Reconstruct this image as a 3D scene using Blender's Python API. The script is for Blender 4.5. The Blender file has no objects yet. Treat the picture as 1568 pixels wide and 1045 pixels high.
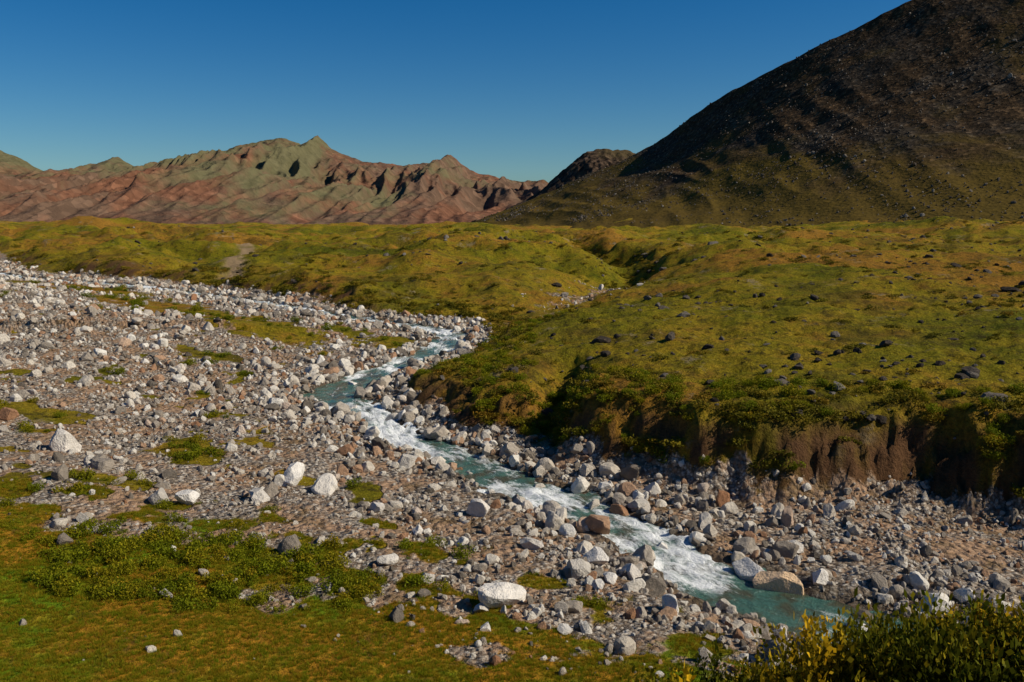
import bpy, bmesh, math, random
import numpy as np
from mathutils import Vector, Matrix
random.seed(4); rng=np.random.default_rng(7)
scene=bpy.context.scene
COL=scene.collection

# ---------------------------------------------------------------- noise
_perm={}
def _p(seed):
    if seed not in _perm:
        r=np.random.default_rng(seed); p=r.permutation(256); a=r.uniform(0,2*np.pi,256)
        _perm[seed]=(np.concatenate([p,p]),np.cos(a),np.sin(a))
    return _perm[seed]
def perlin(x,y,seed=0):
    p,gx,gy=_p(seed)
    xi=np.floor(x).astype(np.int64); yi=np.floor(y).astype(np.int64)
    fx=x-xi; fy=y-yi; xi&=255; yi&=255
    u=fx*fx*fx*(fx*(fx*6-15)+10); v=fy*fy*fy*(fy*(fy*6-15)+10)
    def g(i,j,dx,dy):
        h=p[p[i&255]+(j&255)]
        return gx[h]*dx+gy[h]*dy
    a=g(xi,yi,fx,fy); b=g(xi+1,yi,fx-1,fy); c=g(xi,yi+1,fx,fy-1); d=g(xi+1,yi+1,fx-1,fy-1)
    return ((a+(b-a)*u)+((c+(d-c)*u)-(a+(b-a)*u))*v)*1.5
def fbm(x,y,o=4,seed=0,gain=.5):
    s=0;a=1;f=1
    for k in range(o):
        s=s+a*perlin(x*f+k*17.3,y*f-k*9.1,seed+k); a*=gain; f*=2.03
    return s
def sst(a,b,x):
    t=np.clip((x-a)/(b-a),0,1); return t*t*(3-2*t)
def catmull(P,n):
    P=np.array(P,float); out=[]
    Q=np.vstack([2*P[0]-P[1],P,2*P[-1]-P[-2]])
    for i in range(1,len(Q)-2):
        for t in np.linspace(0,1,n,endpoint=False):
            p0,p1,p2,p3=Q[i-1],Q[i],Q[i+1],Q[i+2]
            out.append(.5*((2*p1)+(-p0+p2)*t+(2*p0-5*p1+4*p2-p3)*t*t+(-p0+3*p1-3*p2+p3)*t**3))
    out.append(P[-1]); return np.array(out)
def polydist(x,y,P):
    best=np.full(x.shape,1e18); par=np.zeros(x.shape)
    for i in range(len(P)-1):
        ax,ay=P[i,0],P[i,1]; dx,dy=P[i+1,0]-ax,P[i+1,1]-ay
        L=dx*dx+dy*dy+1e-12
        t=np.clip(((x-ax)*dx+(y-ay)*dy)/L,0,1)
        d=(x-ax-t*dx)**2+(y-ay-t*dy)**2
        m=d<best; best=np.where(m,d,best); par=np.where(m,i+t,par)
    return np.sqrt(best),par
def inside(x,y,P):
    c=np.zeros(x.shape,bool); n=len(P)
    for i in range(n):
        x0,y0=P[i][:2]; x1,y1=P[(i+1)%n][:2]
        if y0==y1: continue
        c^=((y0>y)!=(y1>y))&(x<(x1-x0)*(y-y0)/(y1-y0)+x0)
    return c

# ---------------------------------------------------------------- layout (metres)
# river: x, y, surface z, half width, rapid
RIV=[(60,6,-.7,1.8,.3),(34,13,-.4,1.8,.3),(20,17,-.2,1.8,.3),(13,18.6,-.1,1.7,.4),(10.4,19.4,-.05,1.6,.5),(8.5,20.3,0,1.6,.25),(6.9,22.2,.03,1.6,.0),(5.2,24.4,.08,1.25,.9),(3.7,27.2,.13,1.2,.6),
 (1.74,30.0,.2,1.25,.8),(-.35,32.5,.26,1.3,.4),(-2.5,35.6,.32,1.15,.6),(-4.9,38.3,.4,1.1,1.0),(-6.8,42.2,.5,1.1,1.0),(-9.4,47.0,.6,1.7,.1),(-7.6,54.5,.75,1.1,.5),
 (-4.7,62.6,.95,1.5,.5),(-5.6,69.5,1.1,1.3,.8),(-12.5,75.5,1.25,1.1,.7),(-24.9,87.8,1.5,1.2,.7),(-45.6,106,1.8,1.2,.8),(-71,123.6,2.0,1.2,.8),(-130,190,2.6,1.4,.8)]
RC=catmull(RIV,7)
BANK=[(200,-20),(80,5),(35,20),(22,25.6),(16.4,27.6),(14.6,28.7),(11.7,29.8),(8.5,30.3),(5.4,31.6),(3.0,33.4),(1.0,36.6),(-2.5,40.4),(-5.3,45.6),(-5.0,51),(-3.2,57.5),(-1.4,65),(-3,73.5),(-12,79.5),(-24,92.5),(-45,111),(-70,129),(-130,205),(-300,330)]
BC=catmull(BANK,3)
BPOLY=list(map(tuple,BC))+[(-6000,1000),(-6000,9000),(8000,9000),(8000,-60)]
MEAD=[(90,0),(20,12.5),(8,15.3),(4.9,17.0),(3.1,18.4),(.25,19.6),(-2.96,20.5),(-5.0,22.2),(-7.3,24.8),(-11,25.3),(-15.5,25.3),(-22,26),(-90,33)]
MC=np.array(MEAD,float)
MPOLY=MEAD+[(-90,-60),(90,-60)]
VAL=np.array([(-2,66),(0,69),(4,80),(10,95),(15,110),(16,130),(12.5,150),(10,165),(20,200)],float)
GUL=np.array([(1.3,35.5),(1.9,40),(3.0,47)],float)
PATH=np.array([(-33,106),(-35,112),(-37.5,118),(-39.5,124),(-39,130),(-43,137),(-46,144),(-44.5,150),(-48,160)],float)
ISL=[((-36,83),(-17,64),3.4),((-31,68),(-28,67),1.5),((-14,68.5),(-12,66),1.3),((-8.8,63.5),(-8,61.5),1.4),((-21,56),(-17.5,55),.9),
     ((-13.4,35),(-12,33.2),1.1),((-19.5,38),(-22,38.5),1.1),((-8.4,31.5),(-7.8,31),.5),((-5.3,29.8),(-4.9,29.4),.7),((-50,98),(-38,92),2.2),((-2.6,24.5),(-2.2,24),.6),((-60,108),(-44,99),1.6),((-4.5,27),(-4,26.6),.4),
     ((-14.5,29),(-12.5,28.6),.6),((.6,22.2),(1.0,22),.5)]
TC=np.array([(30,30,3.5),(60,25,4.0),(120,20,6),(16,32,3.3),(12,34,3.2),(8,35,3.0),(4.5,38,2.9),(-3,46,1.9),(-1,43.5,2.1),(0,50,2.2),(5,60,3.1),
 (-1,68,1.7),(4,80,2.2),(10,95,2.8),(15,112,3.5),(24,150,4.4),(38,200,5.0),
 (20,60,4.1),(40,60,4.6),(20,90,4.5),(50,100,5.2),(80,100,6.0),(120,90,7.5),(50,150,5.4),(100,160,6.2),(180,150,9),(60,220,5.6),(120,260,7),(60,300,5.5),(26,112,4.8),
 (-12,92,2.9),(-25,108,3.7),(0,110,4.1),(-45,130,3.4),(-70,150,3.4),(-10,165,5.2),(-60,200,4.8),(-100,180,3.8),(-120,230,4.0),(-170,270,4.0),(-260,300,5),(10,200,4.8),(-40,160,4.4),
 (0,330,3),(-60,300,2.5),(-150,400,3),(-350,450,3),(-60,450,3),(150,450,8),(400,400,14),(-300,700,1),(-800,900,0),(0,900,-5),(900,900,10),(-4000,6000,-5),(4000,6000,-5)])
def _q(x,y):
    yy=np.maximum(y,-12)+20
    return x/yy*1.5,np.log(yy)
qx,qy=_q(TC[:,0],TC[:,1]); n_=len(TC)
K=np.sqrt((qx[:,None]-qx)**2+(qy[:,None]-qy)**2+.01)
A=np.zeros((n_+3,n_+3)); A[:n_,:n_]=K; A[:n_,n_]=1;A[:n_,n_+1]=qx;A[:n_,n_+2]=qy; A[n_:,:n_]=A[:n_,n_:].T
W=np.linalg.solve(A,np.concatenate([TC[:,2],[0,0,0]]))
def terrace(x,y):
    a,b=_q(x,y); z=W[n_]+W[n_+1]*a+W[n_+2]*b
    for i in range(n_): z=z+W[i]*np.sqrt((a-qx[i])**2+(b-qy[i])**2+.01)
    return z
def ground(x,y):
    x=np.asarray(x,float); y=np.asarray(y,float); shp=x.shape; x=x.ravel(); y=y.ravel()
    near=(y<330)
    d=np.full(x.shape,200.); par=np.zeros(x.shape); par[:]=len(RC)-1
    d[near],par[near]=polydist(x[near],y[near],RC)
    zs=np.interp(par,np.arange(len(RC)),RC[:,2]); hw=np.interp(par,np.arange(len(RC)),RC[:,3])
    hw=hw*(1+.38*perlin(x*.55,y*.55,31))
    dB=np.full(x.shape,200.); dB[near]=polydist(x[near],y[near],BC)[0]
    ins=inside(x,y,BPOLY); sB=np.where(ins,dB,-dB)
    sB=sB+fbm(x*.16,y*.16,2,11)*1.0*np.clip(1.2-y/300,0,1)+fbm(x*.8,y*.8,4,14)*.45*(1-sst(50,80,y))
    # floor
    zf=zs+1.7*sst(3,26,d)*np.where(x<2,1,.3)+.12*np.minimum(d,4)/4
    zf=zf+fbm(x*.22,y*.22,4,21)*.2+fbm(x*.07,y*.07,2,22)*.5*sst(5,20,d)
    y2=y+.2*np.maximum(x-5,0)
    zn=np.interp(y2,[-60,0,10,14,18,24,30],[11,8.3,2.5,1.3,.75,.3,-1])
    zn=zn+1.5*np.exp(-((x-8.5)/4.2)**2-((y-11.3)/2.0)**2)+fbm(x*.5,y*.5,3,23)*.12
    k=.35; zf=np.maximum(zf,zn)+k*np.exp(-np.abs(zf-zn)/k)*.4
    # terrace
    zt=terrace(x,y)
    hum=fbm(x*.05,y*.05,3,41)*1.3*sst(45,130,y)+fbm(x*.022,y*.022,3,44)*1.9*sst(100,180,y)*(1-sst(600,1000,y))
    hum=hum+(.5-np.abs(fbm(x*.035,y*.05,4,47)))*3.0*sst(80,130,y)*(1-sst(250,400,y))*sst(70,10,x)
    hum=hum+(.4-np.abs(fbm(x*.07,y*.09,3,52)))*.8*sst(45,80,y)*(1-sst(250,400,y))
    hum=hum+fbm(x*.012,y*.02,3,49)*5*sst(260,420,y)*(1-sst(700,1100,y))
    hum=hum+fbm(x*.12,y*.12,3,48)*.34*sst(35,60,y)
    zt=zt+hum+fbm(x*.3,y*.3,5,42,.6)*.20+np.abs(perlin(x*.9,y*.9,43))*.14*(1-sst(90,200,y))+np.abs(perlin(x*2.1,y*2.1,45))*.12*(1-sst(60,110,y))
    zt=zt+fbm(x*.4,y*.4,3,46)*.18*sst(90,150,y)*(1-sst(300,400,y))
    dV=np.full(x.shape,99.); dV[near]=polydist(x[near],y[near],VAL)[0]
    zt=zt-np.exp(-(dV/3.6)**2)*np.interp(y,[60,75,98,112,150,175],[0,.8,1.0,2.8,2.8,.3])
    dG=np.full(x.shape,99.); dG[near]=polydist(x[near],y[near],GUL)[0]
    zt=zt-np.exp(-(dG/1.1)**2)*1.9*(1-sst(40,49,y))
    wdt=np.interp(y,[25,45,60,120],[3.0,2.9,3.0,4.5])*(1+.35*perlin(x*.23,y*.23,58))
    cut=sst(-.2,1,(sB+.3)/wdt)
    # rills on the bank face
    rill=np.abs(fbm(x*.17+.35*perlin(x*.7,y*.7,57),y*.2,4,51,.6))
    back=sst(4.2,.8,sB)*sst(-.3,.6,sB)
    z=zf+(zt-zf)*cut - back*np.clip(.26-rill,0,1)*(.5+1.6*sst(10,14,x))*(1-sst(60,90,y))*np.clip((zt-zf)/3,0,1)
    z=z+fbm(x*1.2,y*1.2,4,59,.6)*.22*np.sin(np.clip(cut,0,1)*np.pi)*(y<90)
    # channel
    bed=zs-.42*(1-np.clip(d/hw,0,1)**2)+.14*perlin(x*1.7,y*1.7,61)
    m=sst(0,1,(d-hw)/np.where(y<26,2.2,1.6)); z=np.where(near,bed+(z-bed)*m,z)
    # masks
    dM=polydist(x,y,MC)[0]
    mead=np.where(inside(x,y,MPOLY),dM,-dM)
    nz=fbm(x*.6,y*.6,4,71); nz2=fbm(x*.12,y*.12,3,72)
    green=sst(-1.0,1.0,mead*.5+nz*1.8)
    for a,b,w in ISL:
        di=polydist(x,y,np.array([a,b],float))[0]
        green=np.maximum(green,sst(.35,-.35,(di/w-1)+nz*.8))
    green=np.maximum(green,sst(.45,.72,nz*.8+nz2*.7+.28*sst(-9,0,mead))*sst(3,7,d)*(x<0))
    terr=sst(-.2,.8,sB+nz*.5)
    gravel=(1-green)*(1-terr)
    gravel=np.maximum(gravel,1-sst(.2,1.2,(d-hw)))
    dVm=np.exp(-((dV+nz*3)/2.2)**2)*sst(74,86,y)*(1-sst(104,114,y))*.6
    gravel=np.where(near,np.maximum(gravel,dVm),0)
    earth=sst(.02,.25,cut)*sst(.95,.62,cut)*sst(.1,.6,(zt-zf)/3)*sst(-.35,.35,nz+.35*sst(6,12,x)-.0)
    earth=np.maximum(earth,back*sst(.10,.02,rill)*.6*(1-sst(60,90,y)))
    dP=np.full(x.shape,99.); dP[near]=polydist(x[near],y[near],PATH)[0]
    path=sst(1.9,.4,dP+nz*1.0)*.9
    out=dict(z=z,d=d,hw=hw,sB=sB,gravel=gravel,earth=earth,mead=mead,green=green,cut=cut,zs=zs,path=path,nz=nz,dV=dV)
    return {k:v.reshape(shp) for k,v in out.items()}

# ---------------------------------------------------------------- node helpers
def mat(name):
    m=bpy.data.materials.new(name); m.use_nodes=True; nt=m.node_tree; nt.nodes.clear()
    o=nt.nodes.new('ShaderNodeOutputMaterial'); b=nt.nodes.new('ShaderNodeBsdfPrincipled')
    b.inputs['Roughness'].default_value=.95; b.inputs['Specular IOR Level'].default_value=.04
    nt.links.new(b.outputs[0],o.inputs[0]); return m,nt,b,o
class N:
    def __init__(s,nt): s.nt=nt
    def new(s,t,**k):
        n=s.nt.nodes.new(t)
        for a,v in k.items(): setattr(n,a,v)
        return n
    def set(s,inp,v):
        if isinstance(v,bpy.types.NodeSocket): s.nt.links.new(v,inp)
        else:
            if isinstance(v,tuple) and len(v)==3 and inp.type=='RGBA': v=(*v,1)
            inp.default_value=v
    def pos(s):
        return s.new('ShaderNodeTexCoord').outputs['Object']
    def attr(s,name): return s.new('ShaderNodeAttribute',attribute_name=name).outputs['Fac']
    def mapp(s,v,scale):
        n=s.new('ShaderNodeMapping'); s.set(n.inputs[0],v); n.inputs['Scale'].default_value=scale; return n.outputs[0]
    def noise(s,v,scale,det=4,rough=.55,dist=0):
        n=s.new('ShaderNodeTexNoise'); s.set(n.inputs['Vector'],v); n.inputs['Scale'].default_value=scale
        n.inputs['Detail'].default_value=det; n.inputs['Roughness'].default_value=rough; n.inputs['Distortion'].default_value=dist
        return n.outputs['Fac']
    def voro(s,v,scale,feature='F1'):
        n=s.new('ShaderNodeTexVoronoi',feature=feature); s.set(n.inputs['Vector'],v); n.inputs['Scale'].default_value=scale; return n
    def ramp(s,f,stops,interp='LINEAR'):
        n=s.new('ShaderNodeValToRGB'); s.set(n.inputs[0],f); cr=n.color_ramp; cr.interpolation=interp
        while len(cr.elements)<len(stops): cr.elements.new(.5)
        for e,(p,c) in zip(cr.elements,stops):
            e.position=p; e.color=(c,c,c,1) if not isinstance(c,tuple) else (*c,1)
        return n.outputs[0]
    def mix(s,f,a,b,bt='MIX'):
        n=s.new('ShaderNodeMix',data_type='RGBA',blend_type=bt); s.set(n.inputs[0],f); s.set(n.inputs[6],a); s.set(n.inputs[7],b); return n.outputs[2]
    def math(s,op,a,b=0,clamp=False):
        n=s.new('ShaderNodeMath',operation=op,use_clamp=clamp); s.set(n.inputs[0],a); s.set(n.inputs[1],b); return n.outputs[0]
    def bump(s,h,st,dist,nrm=None):
        n=s.new('ShaderNodeBump'); n.inputs['Strength'].default_value=st; n.inputs['Distance'].default_value=dist; s.set(n.inputs['Height'],h)
        if nrm is not None: s.set(n.inputs['Normal'],nrm)
        return n.outputs[0]

# ground
mG,nt,b,o=mat('tundra_ground'); q=N(nt); P=q.pos()
big=q.noise(P,.035,5,.65,.4); med=q.noise(P,.5,5,.7); fine=q.noise(P,6,4,.7)
grass=q.ramp(q.math('ADD',q.math('MULTIPLY',big,.75),q.math('MULTIPLY',med,.30)),[(.40,(.088,.092,.007)),(.47,(.172,.146,.009)),(.53,(.25,.175,.013)),(.60,(.28,.14,.020))])
grass=q.mix(1.0,grass,q.ramp(fine,[(.25,.4),(.5,.98),(.72,1.5)]),'MULTIPLY')
spk=q.noise(P,1.4,6,.78)
grass=q.mix(q.ramp(spk,[(.52,0.0),(.62,.8)]),grass,(.040,.032,.009))
grass=q.mix(q.ramp(q.noise(P,.11,6,.75,.5),[(.53,0.0),(.61,.6)]),grass,(.068,.050,.012))
pale=q.noise(P,.22,6,.8); grass=q.mix(q.ramp(pale,[(.59,0.0),(.65,.6)]),grass,(.28,.22,.13))
fg=q.mix(q.ramp(q.noise(P,.35,4,.65),[(.42,0.0),(.56,1.0)]),(.125,.195,.008),(.37,.18,.016))
fg=q.mix(q.ramp(q.noise(P,.8,5,.75),[(.54,0.0),(.64,.7)]),fg,(.10,.075,.02))
fg=q.mix(1.0,fg,q.ramp(fine,[(.25,.5),(.5,.95),(.72,1.5)]),'MULTIPLY')
grass=q.mix(q.attr('near'),grass,fg)
v1=q.voro(P,4.4); v2=q.voro(P,10.0)
st1=q.ramp(v1.outputs['Color'],[(.1,(.20,.165,.13)),(.5,(.49,.42,.345)),(.9,(.77,.695,.60))])
st2=q.ramp(v2.outputs['Color'],[(.1,(.18,.13,.095)),(.5,(.44,.35,.265)),(.9,(.73,.65,.545))])
st=q.mix(q.ramp(v1.outputs['Distance'],[(.35,1.0),(.6,0.0)]),st2,st1)
st=q.mix(q.ramp(v2.outputs['Distance'],[(.3,0.0),(.7,.75)]),st,(.09,.06,.04))
soil=q.mix(fine,(.29,.155,.088),(.56,.37,.23))
soil=q.mix(q.ramp(q.noise(P,.9,5,.7),[(.48,0.0),(.60,.75)]),soil,(.155,.098,.038))
grv=q.mix(q.ramp(q.noise(P,.5,5,.65),[(.45,0.0),(.55,.88)]),st,soil)
grv=q.mix(q.attr('wet'),grv,(.06,.05,.035))
col=q.mix(q.attr('earth'),grass,q.mix(fine,(.045,.022,.010),(.19,.098,.047)))
col=q.mix(q.attr('path'),col,q.mix(fine,(.24,.15,.08),(.42,.30,.18)))
gm=q.ramp(q.math('ADD',q.attr('gravel'),q.math('MULTIPLY',q.math('SUBTRACT',q.noise(P,2.5,4,.7),.5),1.2)),[(.35,0.0),(.6,1.0)])
col=q.mix(gm,col,grv); q.set(b.inputs['Base Color'],col)
h=q.math('ADD',q.math('MULTIPLY',fine,.5),q.math('ADD',q.math('MULTIPLY',spk,1.4),q.math('MULTIPLY',q.math('SUBTRACT',1,v1.outputs['Distance']),gm)))
q.set(b.inputs['Normal'],q.bump(h,1.0,.30))

# rock slopes
def rockmat(name,darks,greens,gscale,zlo,zhi,speck,stretch,bs,bd,foot,top,spk=(.35,1.0,2.4),streak=None,soft=(.50,.60)):
    m,nt,b,o=mat(name); q=N(nt); P=q.pos()
    Ps=q.mapp(P,stretch)
    n1=q.noise(Ps,gscale,6,.65,.6); n2=q.noise(P,gscale*12,5,.7)
    sep=q.new('ShaderNodeSeparateXYZ'); q.set(sep.inputs[0],P)
    hz=q.new('ShaderNodeMapRange'); q.set(hz.inputs[0],sep.outputs[2]); hz.inputs[1].default_value=zlo; hz.inputs[2].default_value=zhi
    hz.inputs[3].default_value=foot; hz.inputs[4].default_value=top
    f=q.math('ADD',n1,hz.outputs[0])
    if streak:
        sn=q.noise(q.mapp(P,streak[0]),streak[1],5,.65,.3)
        f=q.math('ADD',f,q.math('MULTIPLY',q.math('SUBTRACT',sn,.5),streak[2]))
    rock=q.mix(q.ramp(n2,[(.3,0.0),(.7,1.0)]),darks[0],darks[1]); gr=q.mix(q.ramp(n2,[(.3,0.0),(.7,1.0)]),greens[0],greens[1])
    gr=q.mix(q.noise(P,gscale*.7,3),gr,greens[2]) if len(greens)>2 else gr
    if len(darks)>2: rock=q.mix(q.ramp(q.noise(P,gscale*1.9,4,.6),[(.42,0.0),(.55,1.0)]),rock,darks[2])
    v=q.voro(P,speck); sc=q.ramp(v.outputs['Color'],[(.3,spk[0]),(.7,spk[1]),(.95,spk[2])])
    rock=q.mix(1.0,rock,sc,'MULTIPLY')
    c=q.mix(q.ramp(f,[(soft[0],0.0),(soft[1],1.0)]),rock,gr)
    q.set(b.inputs['Base Color'],c)
    q.set(b.inputs['Normal'],q.bump(q.math('ADD',n2,q.math('MULTIPLY',v.outputs['Distance'],.3)),bs,bd))
    return m
mH=rockmat('talus_hill',((.030,.022,.015),(.082,.062,.042),(.068,.041,.020)),((.055,.044,.007),(.145,.096,.012),(.08,.048,.013)),.022,6,48,.7,(1,.6,1),.9,.8,.30,-.08,(.5,1.0,2.2),None,(.46,.64))
mF=rockmat('mountain_rock',((.125,.055,.032),(.225,.105,.060),(.14,.085,.055)),((.088,.080,.038),(.150,.132,.068)),.0026,40,230,.06,(1,.6,1),1,8,-.04,.07,(.75,1.0,1.3),((1,.25,.4),.008,.22),(.48,.60))  # red-brown and olive, muted so that distance haze is part of the colour
mF2=rockmat('dark_peak',((.05,.035,.023),(.11,.07,.045)),((.06,.045,.022),(.09,.062,.028)),.01,-50,120,.15,(1,.6,1),1,3,.0,-.03)

# rocks
def stone(name,stops,ns=2.5):
    m,nt,b,o=mat(name); q=N(nt); P=q.pos()
    r=q.new('ShaderNodeObjectInfo').outputs['Random']
    c=q.ramp(r,stops); n=q.noise(P,ns,6,.65); n2=q.noise(P,ns*7,3,.6)
    c=q.mix(1.0,c,q.ramp(n,[(.3,.72),(.55,1.0),(.75,1.1)]),'MULTIPLY')
    c=q.mix(q.ramp(n,[(.60,0.0),(.70,.4)]),c,(.44,.28,.16))
    c=q.mix(q.ramp(n2,[(.62,0.0),(.72,.5)]),c,(.12,.10,.08))
    q.set(b.inputs['Base Color'],c); b.inputs['Roughness'].default_value=.8
    q.set(b.inputs['Normal'],q.bump(q.math('ADD',n,q.math('MULTIPLY',n2,.4)),.7,.25)); return m
mR=stone('river_stone',[(0,(.15,.125,.10)),(.17,(.31,.26,.21)),(.42,(.54,.465,.38)),(.68,(.73,.65,.545)),(.86,(.84,.785,.70)),(.90,(.52,.33,.21)),(1,(.34,.17,.09))])
mB=stone('boulder_stone',[(0,(.45,.41,.36)),(.5,(.66,.60,.53)),(1,(.78,.73,.67))],1.2)
mBo=stone('boulder_ochre',[(0,(.72,.50,.31)),(1,(.72,.50,.31))],1.2)
mD=stone('dark_stone',[(0,(.045,.035,.026)),(.6,(.10,.082,.065)),(.92,(.17,.145,.12)),(1,(.26,.23,.20))])

def leafmat(name,stops,tr=.35,dk=.55):
    m,nt,b,o=mat(name); q=N(nt)
    r=q.new('ShaderNodeObjectInfo').outputs['Random']; l=q.attr('leaf')
    f=q.math('ADD',q.math('MULTIPLY',r,.6),q.math('MULTIPLY',l,.4)); c=q.ramp(f,stops)
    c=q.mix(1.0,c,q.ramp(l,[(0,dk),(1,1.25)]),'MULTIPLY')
    q.set(b.inputs['Base Color'],c); b.inputs['Roughness'].default_value=.6
    t=q.new('ShaderNodeBsdfTranslucent'); q.set(t.inputs[0],c)
    mx=q.new('ShaderNodeMixShader'); mx.inputs[0].default_value=tr
    nt.links.new(b.outputs[0],mx.inputs[1]); nt.links.new(t.outputs[0],mx.inputs[2]); nt.links.new(mx.outputs[0],o.inputs[0]); return m
mS=leafmat('shrub_leaf',[(.0,(.085,.11,.006)),(.5,(.18,.20,.008)),(.85,(.27,.22,.010)),(1,(.33,.18,.015))],.35,.4)
mL=leafmat('tundra_leaf',[(.0,(.048,.05,.007)),(.35,(.11,.098,.008)),(.7,(.195,.145,.011)),(1,(.25,.115,.016))],.25)
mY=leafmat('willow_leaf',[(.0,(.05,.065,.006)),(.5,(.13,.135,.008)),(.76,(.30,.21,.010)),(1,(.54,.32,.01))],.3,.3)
mGr=leafmat('grass_blade',[(.0,(.11,.185,.006)),(.4,(.20,.22,.008)),(.75,(.32,.195,.012)),(1,(.40,.155,.012))])

# ---------------------------------------------------------------- mesh helpers
def grid(name,X,Y,Z,m,attrs={}):
    ny,nx=X.shape; me=bpy.data.meshes.new(name); n=ny*nx
    co=np.stack([X,Y,Z],-1).astype(np.float32).ravel()
    me.vertices.add(n); me.vertices.foreach_set('co',co)
    i=np.arange(n).reshape(ny,nx); f=np.stack([i[:-1,:-1],i[:-1,1:],i[1:,1:],i[1:,:-1]],-1).reshape(-1,4)
    me.loops.add(f.size); me.loops.foreach_set('vertex_index',f.ravel().astype(np.int32))
    me.polygons.add(len(f)); me.polygons.foreach_set('loop_start',(np.arange(len(f))*4).astype(np.int32))
    me.update(calc_edges=True)
    me.polygons.foreach_set('use_smooth',np.ones(len(f),bool))
    for k,v in attrs.items():
        a=me.attributes.new(k,'FLOAT','POINT'); a.data.foreach_set('value',v.astype(np.float32).ravel())
    me.materials.append(m); ob=bpy.data.objects.new(name,me); COL.objects.link(ob); return ob

# ground sheet
yy=np.exp(np.linspace(math.log(6),math.log(7000),1250))-14
tt=np.linspace(-1,1,1000); tt=1.35*(tt*.75+.25*tt**3)
Yg,Tg=np.meshgrid(yy,tt,indexing='ij'); Xg=Tg*(Yg+20)
g=ground(Xg,Yg)
nearm=sst(-1.5,.5,g['mead'])*(1-sst(28,34,Yg))
wet=sst(.9,.1,(g['d']-g['hw']))*.7
grid('ground',Xg,Yg,g['z'],mG,dict(gravel=g['gravel'],earth=g['earth'],near=nearm,wet=wet,path=g['path']))

# river
RW=catmull(RIV,26); T=np.gradient(RW[:,:2],axis=0); T/=np.linalg.norm(T,axis=1)[:,None]; Nn=np.stack([-T[:,1],T[:,0]],1)
L=np.concatenate([[0],np.cumsum(np.linalg.norm(np.diff(RW[:,:2],axis=0),axis=1))])
S=np.linspace(0,L[-1],1700); R2=np.stack([np.interp(S,L,RW[:,k]) for k in range(5)],1); N2=np.stack([np.interp(S,L,Nn[:,k]) for k in range(2)],1)
lat=np.linspace(-1.5,1.5,34)
Xw=R2[:,0:1]+N2[:,0:1]*lat*R2[:,3:4]; Yw=R2[:,1:2]+N2[:,1:2]*lat*R2[:,3:4]
SS=np.repeat(S[:,None],34,1); LL=lat*R2[:,3:4]
rap=np.clip(R2[:,4:5]+.7*fbm(SS*.4,LL*.6,3,81),0,1)
Zw=R2[:,2:3]-.08+(.015+.11*rap)*fbm(SS*1.1,LL*2.2,4,82)
mW,nt,b,o=mat('river_water'); q=N(nt)
cb=q.new('ShaderNodeCombineXYZ'); q.set(cb.inputs[0],q.attr('s')); q.set(cb.inputs[1],q.attr('lat'))
U=q.mapp(cb.outputs[0],(.7,1.4,1)); fn=q.noise(U,1.5,8,.74,1.0); fn2=q.noise(q.mapp(cb.outputs[0],(1.2,2.0,1)),4,5,.7,.4)
foam=q.ramp(q.math('ADD',q.math('ADD',q.math('MULTIPLY',fn,.75),q.math('MULTIPLY',fn2,.25)),q.math('MULTIPLY',q.attr('rap'),.26)),[(.61,0.0),(.68,.45),(.77,1.0)])
wc=q.mix(fn2,(.018,.065,.05),(.11,.24,.185)); wc=q.mix(q.ramp(q.noise(q.pos(),1.3,4,.6),[(.45,0.0),(.60,.85)]),wc,(.08,.065,.028))
wc=q.mix(foam,wc,(.90,.91,.90)); q.set(b.inputs['Base Color'],wc)
q.set(b.inputs['Roughness'],q.math('ADD',.08,q.math('MULTIPLY',foam,.6))); b.inputs['Specular IOR Level'].default_value=.5
q.set(b.inputs['Normal'],q.bump(q.math('ADD',fn2,q.math('MULTIPLY',fn,1.2)),.9,.14))
grid('river',Xw[:,::-1],Yw[:,::-1],Zw[:,::-1],mW,dict(s=SS[:,::-1],lat=LL[:,::-1],rap=rap[:,::-1]))

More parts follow.
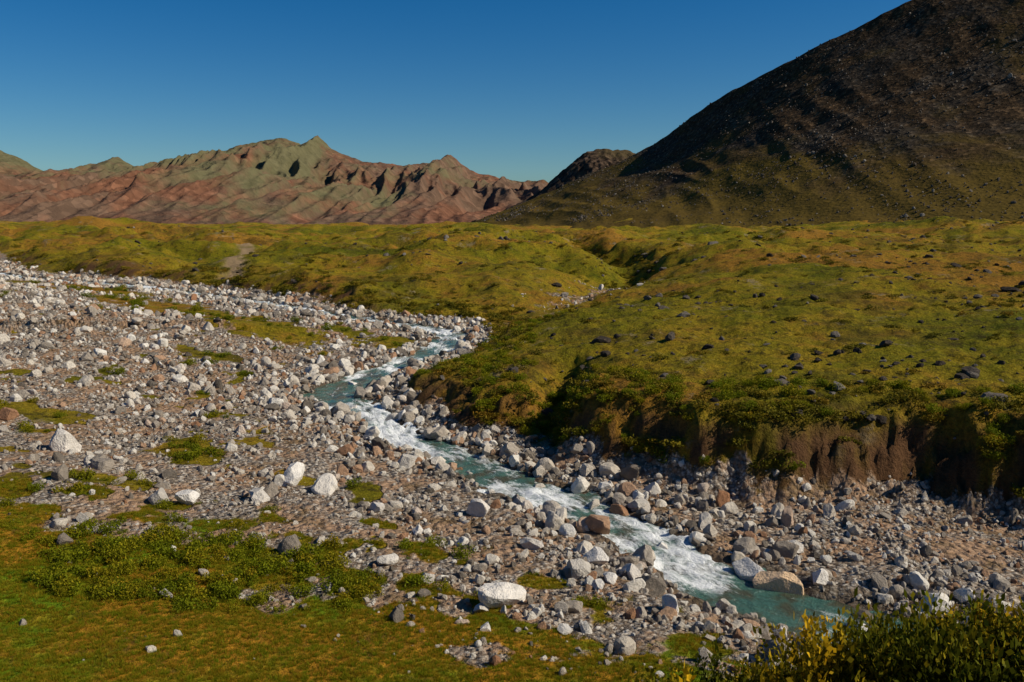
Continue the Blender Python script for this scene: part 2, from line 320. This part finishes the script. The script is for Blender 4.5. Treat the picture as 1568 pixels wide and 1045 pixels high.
# ranges
def mrange(name,ridge,foot,x0,x1,nx,ny,m,amp,wl,zf=0,g=1.15,back=1.35,seed=100,rn=3,sharp=1.0,lean=0,smooth=0,w2=.32,w3=.17):
    ridge=np.array(ridge,float); foot=np.array(foot,float)
    xs=np.linspace(x0,x1,nx); ts=np.concatenate([np.linspace(0,1,int(ny*.8)),np.linspace(1,back,int(ny*.2)+1)[1:]])
    yr=np.interp(xs,ridge[:,0],ridge[:,1]); zr=np.interp(xs,ridge[:,0],ridge[:,2]); yf=np.interp(xs,foot[:,0],foot[:,1])
    if smooth:
        def sm(a,w):
            k=np.hanning(2*w+1); k/=k.sum(); return np.convolve(np.pad(a,w,mode='edge'),k,mode='valid')
        yr=sm(yr,smooth); yf=sm(yf,smooth*2); zr=sm(zr,max(2,smooth//5))
    Tm,X=np.meshgrid(ts,xs,indexing='ij'); Y=yf+(yr-yf)*Tm
    prof=np.where(Tm<=1,np.clip(Tm,0,1)**g,1-(Tm-1)*1.6)
    if smooth:   # lower slope follows a smoothed crest so single crest points leave no rib
        zl=sm(zr,smooth*2); f=sst(.55,1,Tm); Z=zf+(zl*(1-f)+zr*f-zf)*prof
    else: Z=zf+(zr-zf)*prof
    Xl=X+lean*(1-Tm)
    w=perlin(X/(wl*2.5),Y/(wl*3),seed)*.7
    r1=1-2*np.abs(perlin(Xl/wl+w,Y/(wl*4.2)+w*.5,seed+1))
    r2=1-2*np.abs(perlin(Xl/(wl*.37)+w*1.6,Y/(wl*2),seed+2)); r3=1-2*np.abs(perlin(Xl/(wl*.15)+w*3,Y/(wl*.9),seed+3))
    env=np.clip(Tm*(1.02-Tm)*4,0,1)
    Z=Z+amp*env*(r1*.6*sharp+r2*w2+r3*w3-.2)+rn*fbm(X/(wl*.25),Y/(wl*.25),4,seed+9)*np.clip(Tm*2,0,1)
    return grid(name,X,Y,Z,m)
far=[(-3500,160),(-2600,235),(-2100,190),(-1800,225),(-1600,215),(-1584,211),(-1503,172),(-1412,132),(-1321,150),(-1220,188),(-1170,160),(-1099,150),(-978,180),(-856,212),(-776,238),(-695,246),(-644,224),(-600,256),(-566,220),(-533,206),(-452,174),(-331,160),(-240,168),(-190,196),(-129,148),(-48,127),(32,113),(113,104),(436,92),(900,140),(1600,180)]
mrange('mountain_range',[(x,2800,z) for x,z in far],[(-3500,1500),(1600,1500)],-3500,1600,1800,460,mF,52,200,-12,1.2,1.3,100,5,.9,60,0,.40,.22)
mrange('distant_peak',[(-120,1200,-20),(-40,1200,5),(20,1200,32),(48,1200,52),(74,1200,76),(100,1200,96),(122,1200,99),(157,1200,95),(187,1200,85),(300,1200,100),(500,1200,60)],[(-120,900),(500,900)],-120,500,420,220,mF2,10,45,-12,1.1,1.4,140,1.5)
hr=[(-70,620,-14),(-40,610,0),(-10,600,12),(20,590,24),(48,570,36),(67,560,43),(86,550,53),(119,510,78),(146,480,91),(196,450,115),(236,435,134),(320,420,175),(450,420,230),(800,420,260)]
mrange('rocky_hillside',hr,[(-70,560),(0,400),(40,310),(90,250),(150,205),(250,170),(400,140),(800,100)],-70,800,1150,620,mH,5.5,75,2,1.3,1.5,420,.8,.35,0,24,.22,.16)

# ---------------------------------------------------------------- instanced pieces
def mkobj(name,me): return bpy.data.objects.new(name,me)
def rock_mesh(name,sub,m,seed,planes=13,jit=.03,lo=.5,hi=.85):
    r=random.Random(seed); bm=bmesh.new(); bmesh.ops.create_icosphere(bm,subdivisions=sub,radius=1)
    pl=[]
    for k in range(planes):
        n=Vector((r.gauss(0,1),r.gauss(0,1),r.gauss(0,1))).normalized(); pl.append((n,r.uniform(lo,hi)))
    sx,sy,sz=r.uniform(.8,1.25),r.uniform(.7,1.0),r.uniform(.55,.85)
    for v in bm.verts:
        c=v.co.copy()
        for n,d in pl:
            t=c.dot(n)
            if t>d: c-=n*(t-d)*.95
        c+=Vector((r.uniform(-1,1),r.uniform(-1,1),r.uniform(-1,1)))*jit
        v.co=Vector((c.x*sx,c.y*sy,c.z*sz))*1.25
    me=bpy.data.meshes.new(name); bm.to_mesh(me); bm.free(); me.materials.append(m); return me
def leaf_mesh(name,m,seed,nleaf,ls,flat=.7,stems=0,lobes=5,spiky=0):
    r=np.random.default_rng(seed); V=[];F=[];A=[]
    cs=[(0,0,.35,.6)]+[(r.uniform(-.6,.6),r.uniform(-.6,.6),r.uniform(.15,.6),r.uniform(.25,.5)) for _ in range(lobes)]
    for i in range(nleaf):
        cx,cy,cz,cr=cs[r.integers(len(cs))]
        d=r.normal(size=3); d/=np.linalg.norm(d); rad=cr*r.uniform(.55,1.08)
        p=np.array([cx,cy,cz])+d*rad
        if p[2]<0: p[2]=abs(p[2])*.5
        p[2]*=flat
        a=r.normal(size=3); a[2]+=spiky; a/=np.linalg.norm(a); bb=np.cross(a,r.normal(size=3)); bb/=np.linalg.norm(bb)+1e-9
        s=ls*r.uniform(.6,1.4); k=len(V)
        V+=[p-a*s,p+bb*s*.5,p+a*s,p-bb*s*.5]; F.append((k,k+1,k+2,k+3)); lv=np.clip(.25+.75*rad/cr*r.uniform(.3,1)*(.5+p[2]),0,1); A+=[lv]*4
    for i in range(stems):
        an=r.uniform(0,6.28); rr=r.uniform(.2,.9); k=len(V); top=np.array([math.cos(an)*rr,math.sin(an)*rr,r.uniform(.5,1.2)*flat]); w=.012
        V+=[np.array([-w,0,-.1]),np.array([w,0,-.1]),top+[w*.4,0,0],top-[w*.4,0,0]]; F.append((k,k+1,k+2,k+3)); A+=[.05]*4
    me=bpy.data.meshes.new(name); me.from_pydata([tuple(v) for v in V],[],F); a=me.attributes.new('leaf','FLOAT','POINT'); a.data.foreach_set('value',np.array(A,np.float32))
    me.materials.append(m); return me
def willow_mesh(name,m,seed,nst=30,lpst=30,ls=.05):
    # upright leafy shoots fanning out of one root
    r=np.random.default_rng(seed); V=[];F=[];A=[]
    for i in range(nst):
        an=r.uniform(0,6.28); sp=abs(r.normal(0,.6)); H=r.uniform(.5,1.2)*(1-.3*min(sp,1.2))
        base=np.array([math.cos(an)*sp*.35,math.sin(an)*sp*.35,0]); top=np.array([math.cos(an)*sp,math.sin(an)*sp,H]); hue=r.uniform(-.35,.35)
        k=len(V); w=.01; V+=[base-[w,0,.1],base+[w,0,-.1],top+[w*.3,0,0],top-[w*.3,0,0]]; F.append((k,k+1,k+2,k+3)); A+=[.0]*4
        for j in range(lpst):
            t=r.uniform(.2,1)**.8; p=base+(top-base)*t+r.normal(0,.06,3)
            a=np.array([r.normal(),r.normal(),r.normal()*.7+.3]); a/=np.linalg.norm(a); bb=np.cross(a,r.normal(size=3)); bb/=np.linalg.norm(bb)+1e-9
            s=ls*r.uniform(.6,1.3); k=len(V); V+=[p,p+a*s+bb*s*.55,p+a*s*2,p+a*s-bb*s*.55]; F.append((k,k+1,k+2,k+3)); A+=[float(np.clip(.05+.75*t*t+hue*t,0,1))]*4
    me=bpy.data.meshes.new(name); me.from_pydata([tuple(v) for v in V],[],F); a=me.attributes.new('leaf','FLOAT','POINT'); a.data.foreach_set('value',np.array(A,np.float32)); me.materials.append(m); return me
def tuft_mesh(name,m,seed,nb=34):
    r=np.random.default_rng(seed); V=[];F=[];A=[]
    for i in range(nb):
        a=r.uniform(0,6.28); rr=abs(r.normal(0,.45)); px,py=math.cos(a)*rr,math.sin(a)*rr
        l=r.uniform(.5,1.1); lean=r.uniform(.1,.6); w=.045; wa=r.uniform(0,6.28); k=len(V)
        dx,dy=math.cos(a+r.uniform(-1,1))*lean,math.sin(a+r.uniform(-1,1))*lean
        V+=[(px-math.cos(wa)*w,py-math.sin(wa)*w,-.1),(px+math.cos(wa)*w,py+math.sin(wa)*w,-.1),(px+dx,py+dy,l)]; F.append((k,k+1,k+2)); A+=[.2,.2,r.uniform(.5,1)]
    me=bpy.data.meshes.new(name); me.from_pydata(V,[],F); a=me.attributes.new('leaf','FLOAT','POINT'); a.data.foreach_set('value',np.array(A,np.float32)); me.materials.append(m); return me
def collect(name,meshes):
    c=bpy.data.collections.new(name+'_shapes')
    for i,me in enumerate(meshes): c.objects.link(mkobj(f'{name}_shape_{i:02d}',me))
    return c
def scatter(name,P,Rt,Sc,idx,coll):
    me=bpy.data.meshes.new(name); n=len(P); me.vertices.add(n); me.vertices.foreach_set('co',P.astype(np.float32).ravel())
    a=me.attributes.new('rot','FLOAT_VECTOR','POINT'); a.data.foreach_set('vector',Rt.astype(np.float32).ravel())
    a=me.attributes.new('scl','FLOAT_VECTOR','POINT'); a.data.foreach_set('vector',Sc.astype(np.float32).ravel())
    a=me.attributes.new('idx','INT','POINT'); a.data.foreach_set('value',idx.astype(np.int32))
    ob=bpy.data.objects.new(name,me); COL.objects.link(ob)
    ng=bpy.data.node_groups.new(name+'_gn','GeometryNodeTree')
    ng.interface.new_socket('Geometry',in_out='INPUT',socket_type='NodeSocketGeometry'); ng.interface.new_socket('Geometry',in_out='OUTPUT',socket_type='NodeSocketGeometry')
    gi=ng.nodes.new('NodeGroupInput'); go=ng.nodes.new('NodeGroupOutput'); ip=ng.nodes.new('GeometryNodeInstanceOnPoints'); ci=ng.nodes.new('GeometryNodeCollectionInfo')
    ci.inputs['Collection'].default_value=coll; ci.inputs['Separate Children'].default_value=True; ci.inputs['Reset Children'].default_value=True
    ip.inputs['Pick Instance'].default_value=True
    def na(nm,t):
        x=ng.nodes.new('GeometryNodeInputNamedAttribute'); x.data_type=t; x.inputs['Name'].default_value=nm; return x.outputs['Attribute']
    l=ng.links.new; l(gi.outputs[0],ip.inputs['Points']); l(ci.outputs[0],ip.inputs['Instance']); l(na('rot','FLOAT_VECTOR'),ip.inputs['Rotation']); l(na('scl','FLOAT_VECTOR'),ip.inputs['Scale']); l(na('idx','INT'),ip.inputs['Instance Index'])
    l(ip.outputs[0],go.inputs[0]); md=ob.modifiers.new('instances','NODES'); md.node_group=ng; return ob
def rrot(n,tilt=3.14): return np.stack([rng.uniform(-tilt,tilt,n),rng.uniform(-tilt,tilt,n),rng.uniform(0,6.28,n)],1)
def cand(n,y0,y1,t=.8,off=12):
    y=np.exp(rng.uniform(math.log(y0+off),math.log(y1+off),n))-off; x=rng.uniform(-t,t,n)*(y+8); return x,y

rocks=collect('river_stone',[rock_mesh(f'river_stone_{i}',3,mR,i,12+i%4,.02) for i in range(12)])
darks=collect('dark_stone',[rock_mesh(f'dark_stone_{i}',2,mD,50+i,10,.05) for i in range(6)])

# river stones
x,y=cand(230000,13,150); G=ground(x,y)
dd=G['d']-G['hw']
clump=fbm(x*.4,y*.4,4,91)
p=np.clip(G['gravel'],0,1)**1.5*np.where(dd<.0,.10,1.0)*(.14+.75*sst(-.25,.4,clump+.45*(y>36)+.3*np.exp(-np.clip(dd,0,9)/2)+.25*(G['sB']>-6)-.15*((y<33)&(x<0))))
p=np.maximum(p,.06*(G['green']>.5)*(G['mead']>-9)*(G['mead']<2.5)*(x<8)*(G['sB']<0))
p=np.maximum(p,.004*(G['mead']>=2.5)*(x<2))
k=rng.random(len(x))<p; x,y,dd,z=x[k],y[k],dd[k],G['z'][k]
s=np.exp(rng.normal(math.log(.040),.74,len(x)))*(1+.9*np.exp(-np.abs(dd)/2.0))*(1+np.clip(y-25,0,100)/52)
s=np.clip(s,.018,.5)*.78
P3=np.stack([x,y,z+s*.2],1)
scatter('river_stones',P3,rrot(len(x)),np.stack([s]*3,1)*rng.uniform(.8,1.25,(len(x),3)),rng.integers(0,12,len(x)),rocks)
# dark stones on the tundra
x,y=cand(22000,28,260); G=ground(x,y)
k=(G['sB']>1.5)&(rng.random(len(x))<np.clip(.05+.5*fbm(x*.04,y*.04,3,95),0.04,1)*.7); x,y,z=x[k],y[k],G['z'][k]
s=np.clip(np.exp(rng.normal(math.log(.09),.6,len(x)))*(1+y/110),.05,.55)
scatter('tundra_stones',np.stack([x,y,z+s*.15],1),rrot(len(x),.5),np.stack([s,s,s*.8],1),rng.integers(0,6,len(x)),darks)
# talus
hob=bpy.data.objects['rocky_hillside'].data; nv=len(hob.vertices); co=np.empty(nv*3,np.float32); hob.vertices.foreach_get('co',co); co=co.reshape(-1,3)
ii=rng.integers(0,nv,75000); c=co[ii]; m_=(c[:,0]<.75*c[:,1])&(c[:,0]>-40)&(c[:,2]>7)&(fbm(c[:,0]*.02,c[:,1]*.02,3,97)+rng.uniform(-.5,.5,len(c))>.0)
c=c[m_]+np.append(rng.uniform(-.6,.6,(m_.sum(),2)),np.zeros((m_.sum(),1)),1); s=np.clip(np.exp(rng.normal(math.log(.31),.4,len(c))),.2,1.0)
scatter('hillside_talus',c,rrot(len(c)),np.stack([s]*3,1),rng.integers(0,6,len(c)),darks)

# shrubs
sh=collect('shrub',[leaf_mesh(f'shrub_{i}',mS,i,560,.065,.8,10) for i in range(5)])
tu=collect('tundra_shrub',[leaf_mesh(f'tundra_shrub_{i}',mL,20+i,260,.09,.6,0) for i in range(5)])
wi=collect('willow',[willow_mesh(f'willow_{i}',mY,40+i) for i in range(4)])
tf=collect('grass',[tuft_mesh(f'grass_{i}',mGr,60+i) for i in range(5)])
x,y=cand(50000,22,220); G=ground(x,y); n=fbm(x*.25,y*.25,3,99); n2=fbm(x*.05,y*.07,3,103)
pr=np.where(G['sB']>-.2,.05+.7*sst(8,1,G['sB']+n*4)+.5*sst(.15,.45,n2+n*.25)*(y>55),0)*np.where(G['earth']>.4,.12,1)
pr=pr*np.interp(y,[30,60,120],[1,.9,.8])*(.2+.8*sst(-.3,.25,n))*.7*(G['gravel']<.4)
pr=np.maximum(pr,.6*(G['dV']<3.5)*(y>108)*(y<165))
pr=np.maximum(pr,.6*(G['sB']>0)*(G['sB']<6)*(y>70)*(y<115)*(n>-.2))*(G['path']<.2)
k=rng.random(len(x))<pr; x,y,z,sB=x[k],y[k],G['z'][k],G['sB'][k]
s=rng.uniform(.13,.32,len(x))*(1+.6*np.exp(-np.clip(sB,0,9)/3))*(1+y/110)
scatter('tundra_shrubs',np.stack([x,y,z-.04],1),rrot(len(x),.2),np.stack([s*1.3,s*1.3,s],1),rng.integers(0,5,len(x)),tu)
# willow scrub on the river bank, gravel islands and foreground meadow
x,y=cand(30000,15,115); G=ground(x,y); n=fbm(x*.4,y*.4,3,101)
bankband=(G['sB']>.3)&(G['sB']<5.5)&(y<70)&(n>-.15)&(G['earth']<.45)
fgb=(G['mead']>-.8)&(((x+7.6)/4.6)**2+((y-21.8)/2.3)**2+n*.5<1)
fgb2=(x<-6)&(G['mead']>-.5)&(G['mead']<3.5)&(n>0)
isl=(G['green']>.6)&(G['mead']<-1.0)&(n>-.05)&(G['sB']<0)
pr=np.where(bankband,np.where(x<9,.46,.30),0)+np.where(fgb,.5,0)+np.where(fgb2,.3,0)+np.where(isl,.30,0)
k=rng.random(len(x))<pr; x,y,z=x[k],y[k],G['z'][k]; s=rng.uniform(.15,.42,len(x))*(1+y/115)
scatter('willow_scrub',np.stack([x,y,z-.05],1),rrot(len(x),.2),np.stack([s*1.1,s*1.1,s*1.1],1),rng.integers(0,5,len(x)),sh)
# tall bushes near the camera
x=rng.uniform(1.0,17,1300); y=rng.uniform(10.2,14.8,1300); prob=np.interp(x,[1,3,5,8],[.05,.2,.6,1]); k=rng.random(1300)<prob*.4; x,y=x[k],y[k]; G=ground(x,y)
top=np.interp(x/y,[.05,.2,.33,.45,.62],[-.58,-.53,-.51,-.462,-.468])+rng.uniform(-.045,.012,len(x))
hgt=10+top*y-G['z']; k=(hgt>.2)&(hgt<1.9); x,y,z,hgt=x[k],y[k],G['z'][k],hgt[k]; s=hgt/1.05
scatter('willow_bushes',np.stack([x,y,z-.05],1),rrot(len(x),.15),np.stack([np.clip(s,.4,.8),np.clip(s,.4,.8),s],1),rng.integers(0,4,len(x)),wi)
# grass
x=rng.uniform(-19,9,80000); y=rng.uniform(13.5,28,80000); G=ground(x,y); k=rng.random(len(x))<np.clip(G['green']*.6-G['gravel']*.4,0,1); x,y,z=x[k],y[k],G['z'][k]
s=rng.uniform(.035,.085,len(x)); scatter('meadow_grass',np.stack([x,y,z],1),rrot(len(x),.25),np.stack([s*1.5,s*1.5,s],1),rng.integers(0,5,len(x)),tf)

# boulders
BL=[(-17.2,33.2,1.2),(-11.3,27.5,.8),(-10.4,27.6,.75),(-7.95,31,.9),(-6.45,29.7,.85),(-8.3,28.1,.7),(1.77,22.7,.85),(2.36,23.9,.7),(-.19,20.8,1.0),(-.66,20.4,.5),(-1.1,28,.7),(3.2,23,.65),
 (6.7,23.9,1.0),(7.25,23.1,1.05),(8.4,23.2,.6),(4.4,29.2,.8),(8.5,20.6,.75),(-4.4,28,.55),(-8.3,20.2,.3),(-4.06,33.7,.8),(3.8,20.1,.55),(-3.4,23.2,.5),(8.3,25.3,.65),(3.3,31,.55),(-2.2,22,.4),(.6,24.9,.55),(-.6,19.0,.28),(-4.6,21.2,.25),(-19.7,31.5,.8),(6.2,27.5,.6),(1.2,19,.3),(-7.2,18,.25),(9.9,24.5,.5),(-8,43.8,.8),(-5.2,41.3,.7),(1.6,28.2,.5),
 (-7.6,40.2,.6),(-3.0,35.0,.55),(.3,31.8,.5),(4.6,26.0,.5),(6.0,23.4,.45),(-9.0,49.5,.8),(2.6,22.2,.5),(2.2,21.6,.4),(-2.9,26.3,.45),(-12.5,24.9,.35)]
for i,(bx,by,sz) in enumerate(BL):
    me=rock_mesh('boulder',5,mBo if i==13 else mB,200+i,15,.004,.45,.8)
    for v in me.vertices:
        c=v.co; v.co=c*(1+.05*math.sin(c.x*5+i)*math.cos(c.y*6-i)*math.sin(c.z*4+2*i))
    ob=bpy.data.objects.new('boulder',me); COL.objects.link(ob)
    z=float(ground(np.array([bx]),np.array([by]))['z'][0]); s=sz*.52
    ob.location=(bx,by,z+s*.36); ob.scale=(s,s*.95,s*1.1); ob.rotation_euler=(random.uniform(-.3,.3),random.uniform(-.3,.3),random.uniform(0,6.28))

# ---------------------------------------------------------------- light
EL,AZ=math.radians(37),math.radians(99)
sv=Vector((math.cos(EL)*math.sin(AZ),math.cos(EL)*math.cos(AZ),math.sin(EL)))
ld=bpy.data.lights.new('sun','SUN'); ld.energy=5.0; ld.angle=math.radians(.5); ld.color=(1,.92,.76)
lo=bpy.data.objects.new('sun',ld); COL.objects.link(lo); lo.rotation_euler=sv.to_track_quat('Z','Y').to_euler(); lo.location=(60,20,60)
w=bpy.data.worlds.new('World'); scene.world=w; w.use_nodes=True; nt=w.node_tree; bg=nt.nodes['Background']
sk=nt.nodes.new('ShaderNodeTexSky'); sk.sky_type='NISHITA'; sk.sun_disc=False; sk.sun_elevation=EL; sk.sun_rotation=AZ; sk.altitude=1000; sk.air_density=1.0; sk.dust_density=1.0; sk.ozone_density=2.5
hs=nt.nodes.new('ShaderNodeHueSaturation'); hs.inputs['Saturation'].default_value=1.5; nt.links.new(sk.outputs[0],hs.inputs['Color'])
mx=nt.nodes.new('ShaderNodeMix'); mx.data_type='RGBA'; mx.blend_type='MULTIPLY'; mx.inputs[0].default_value=1; mx.inputs[7].default_value=(.72,.96,1.08,1); nt.links.new(hs.outputs[0],mx.inputs[6])
nt.links.new(mx.outputs[2],bg.inputs[0]); bg.inputs[1].default_value=.066
cd=bpy.data.cameras.new('camera'); cam=bpy.data.objects.new('camera',cd); COL.objects.link(cam); cam.location=(0,0,10); cam.rotation_euler=(math.radians(82),0,0)
cd.lens=31.2; cd.sensor_width=36; cd.clip_end=20000; cd.clip_start=.1; scene.camera=cam
scene.view_settings.view_transform='Standard'; scene.view_settings.look='None'; scene.view_settings.exposure=0
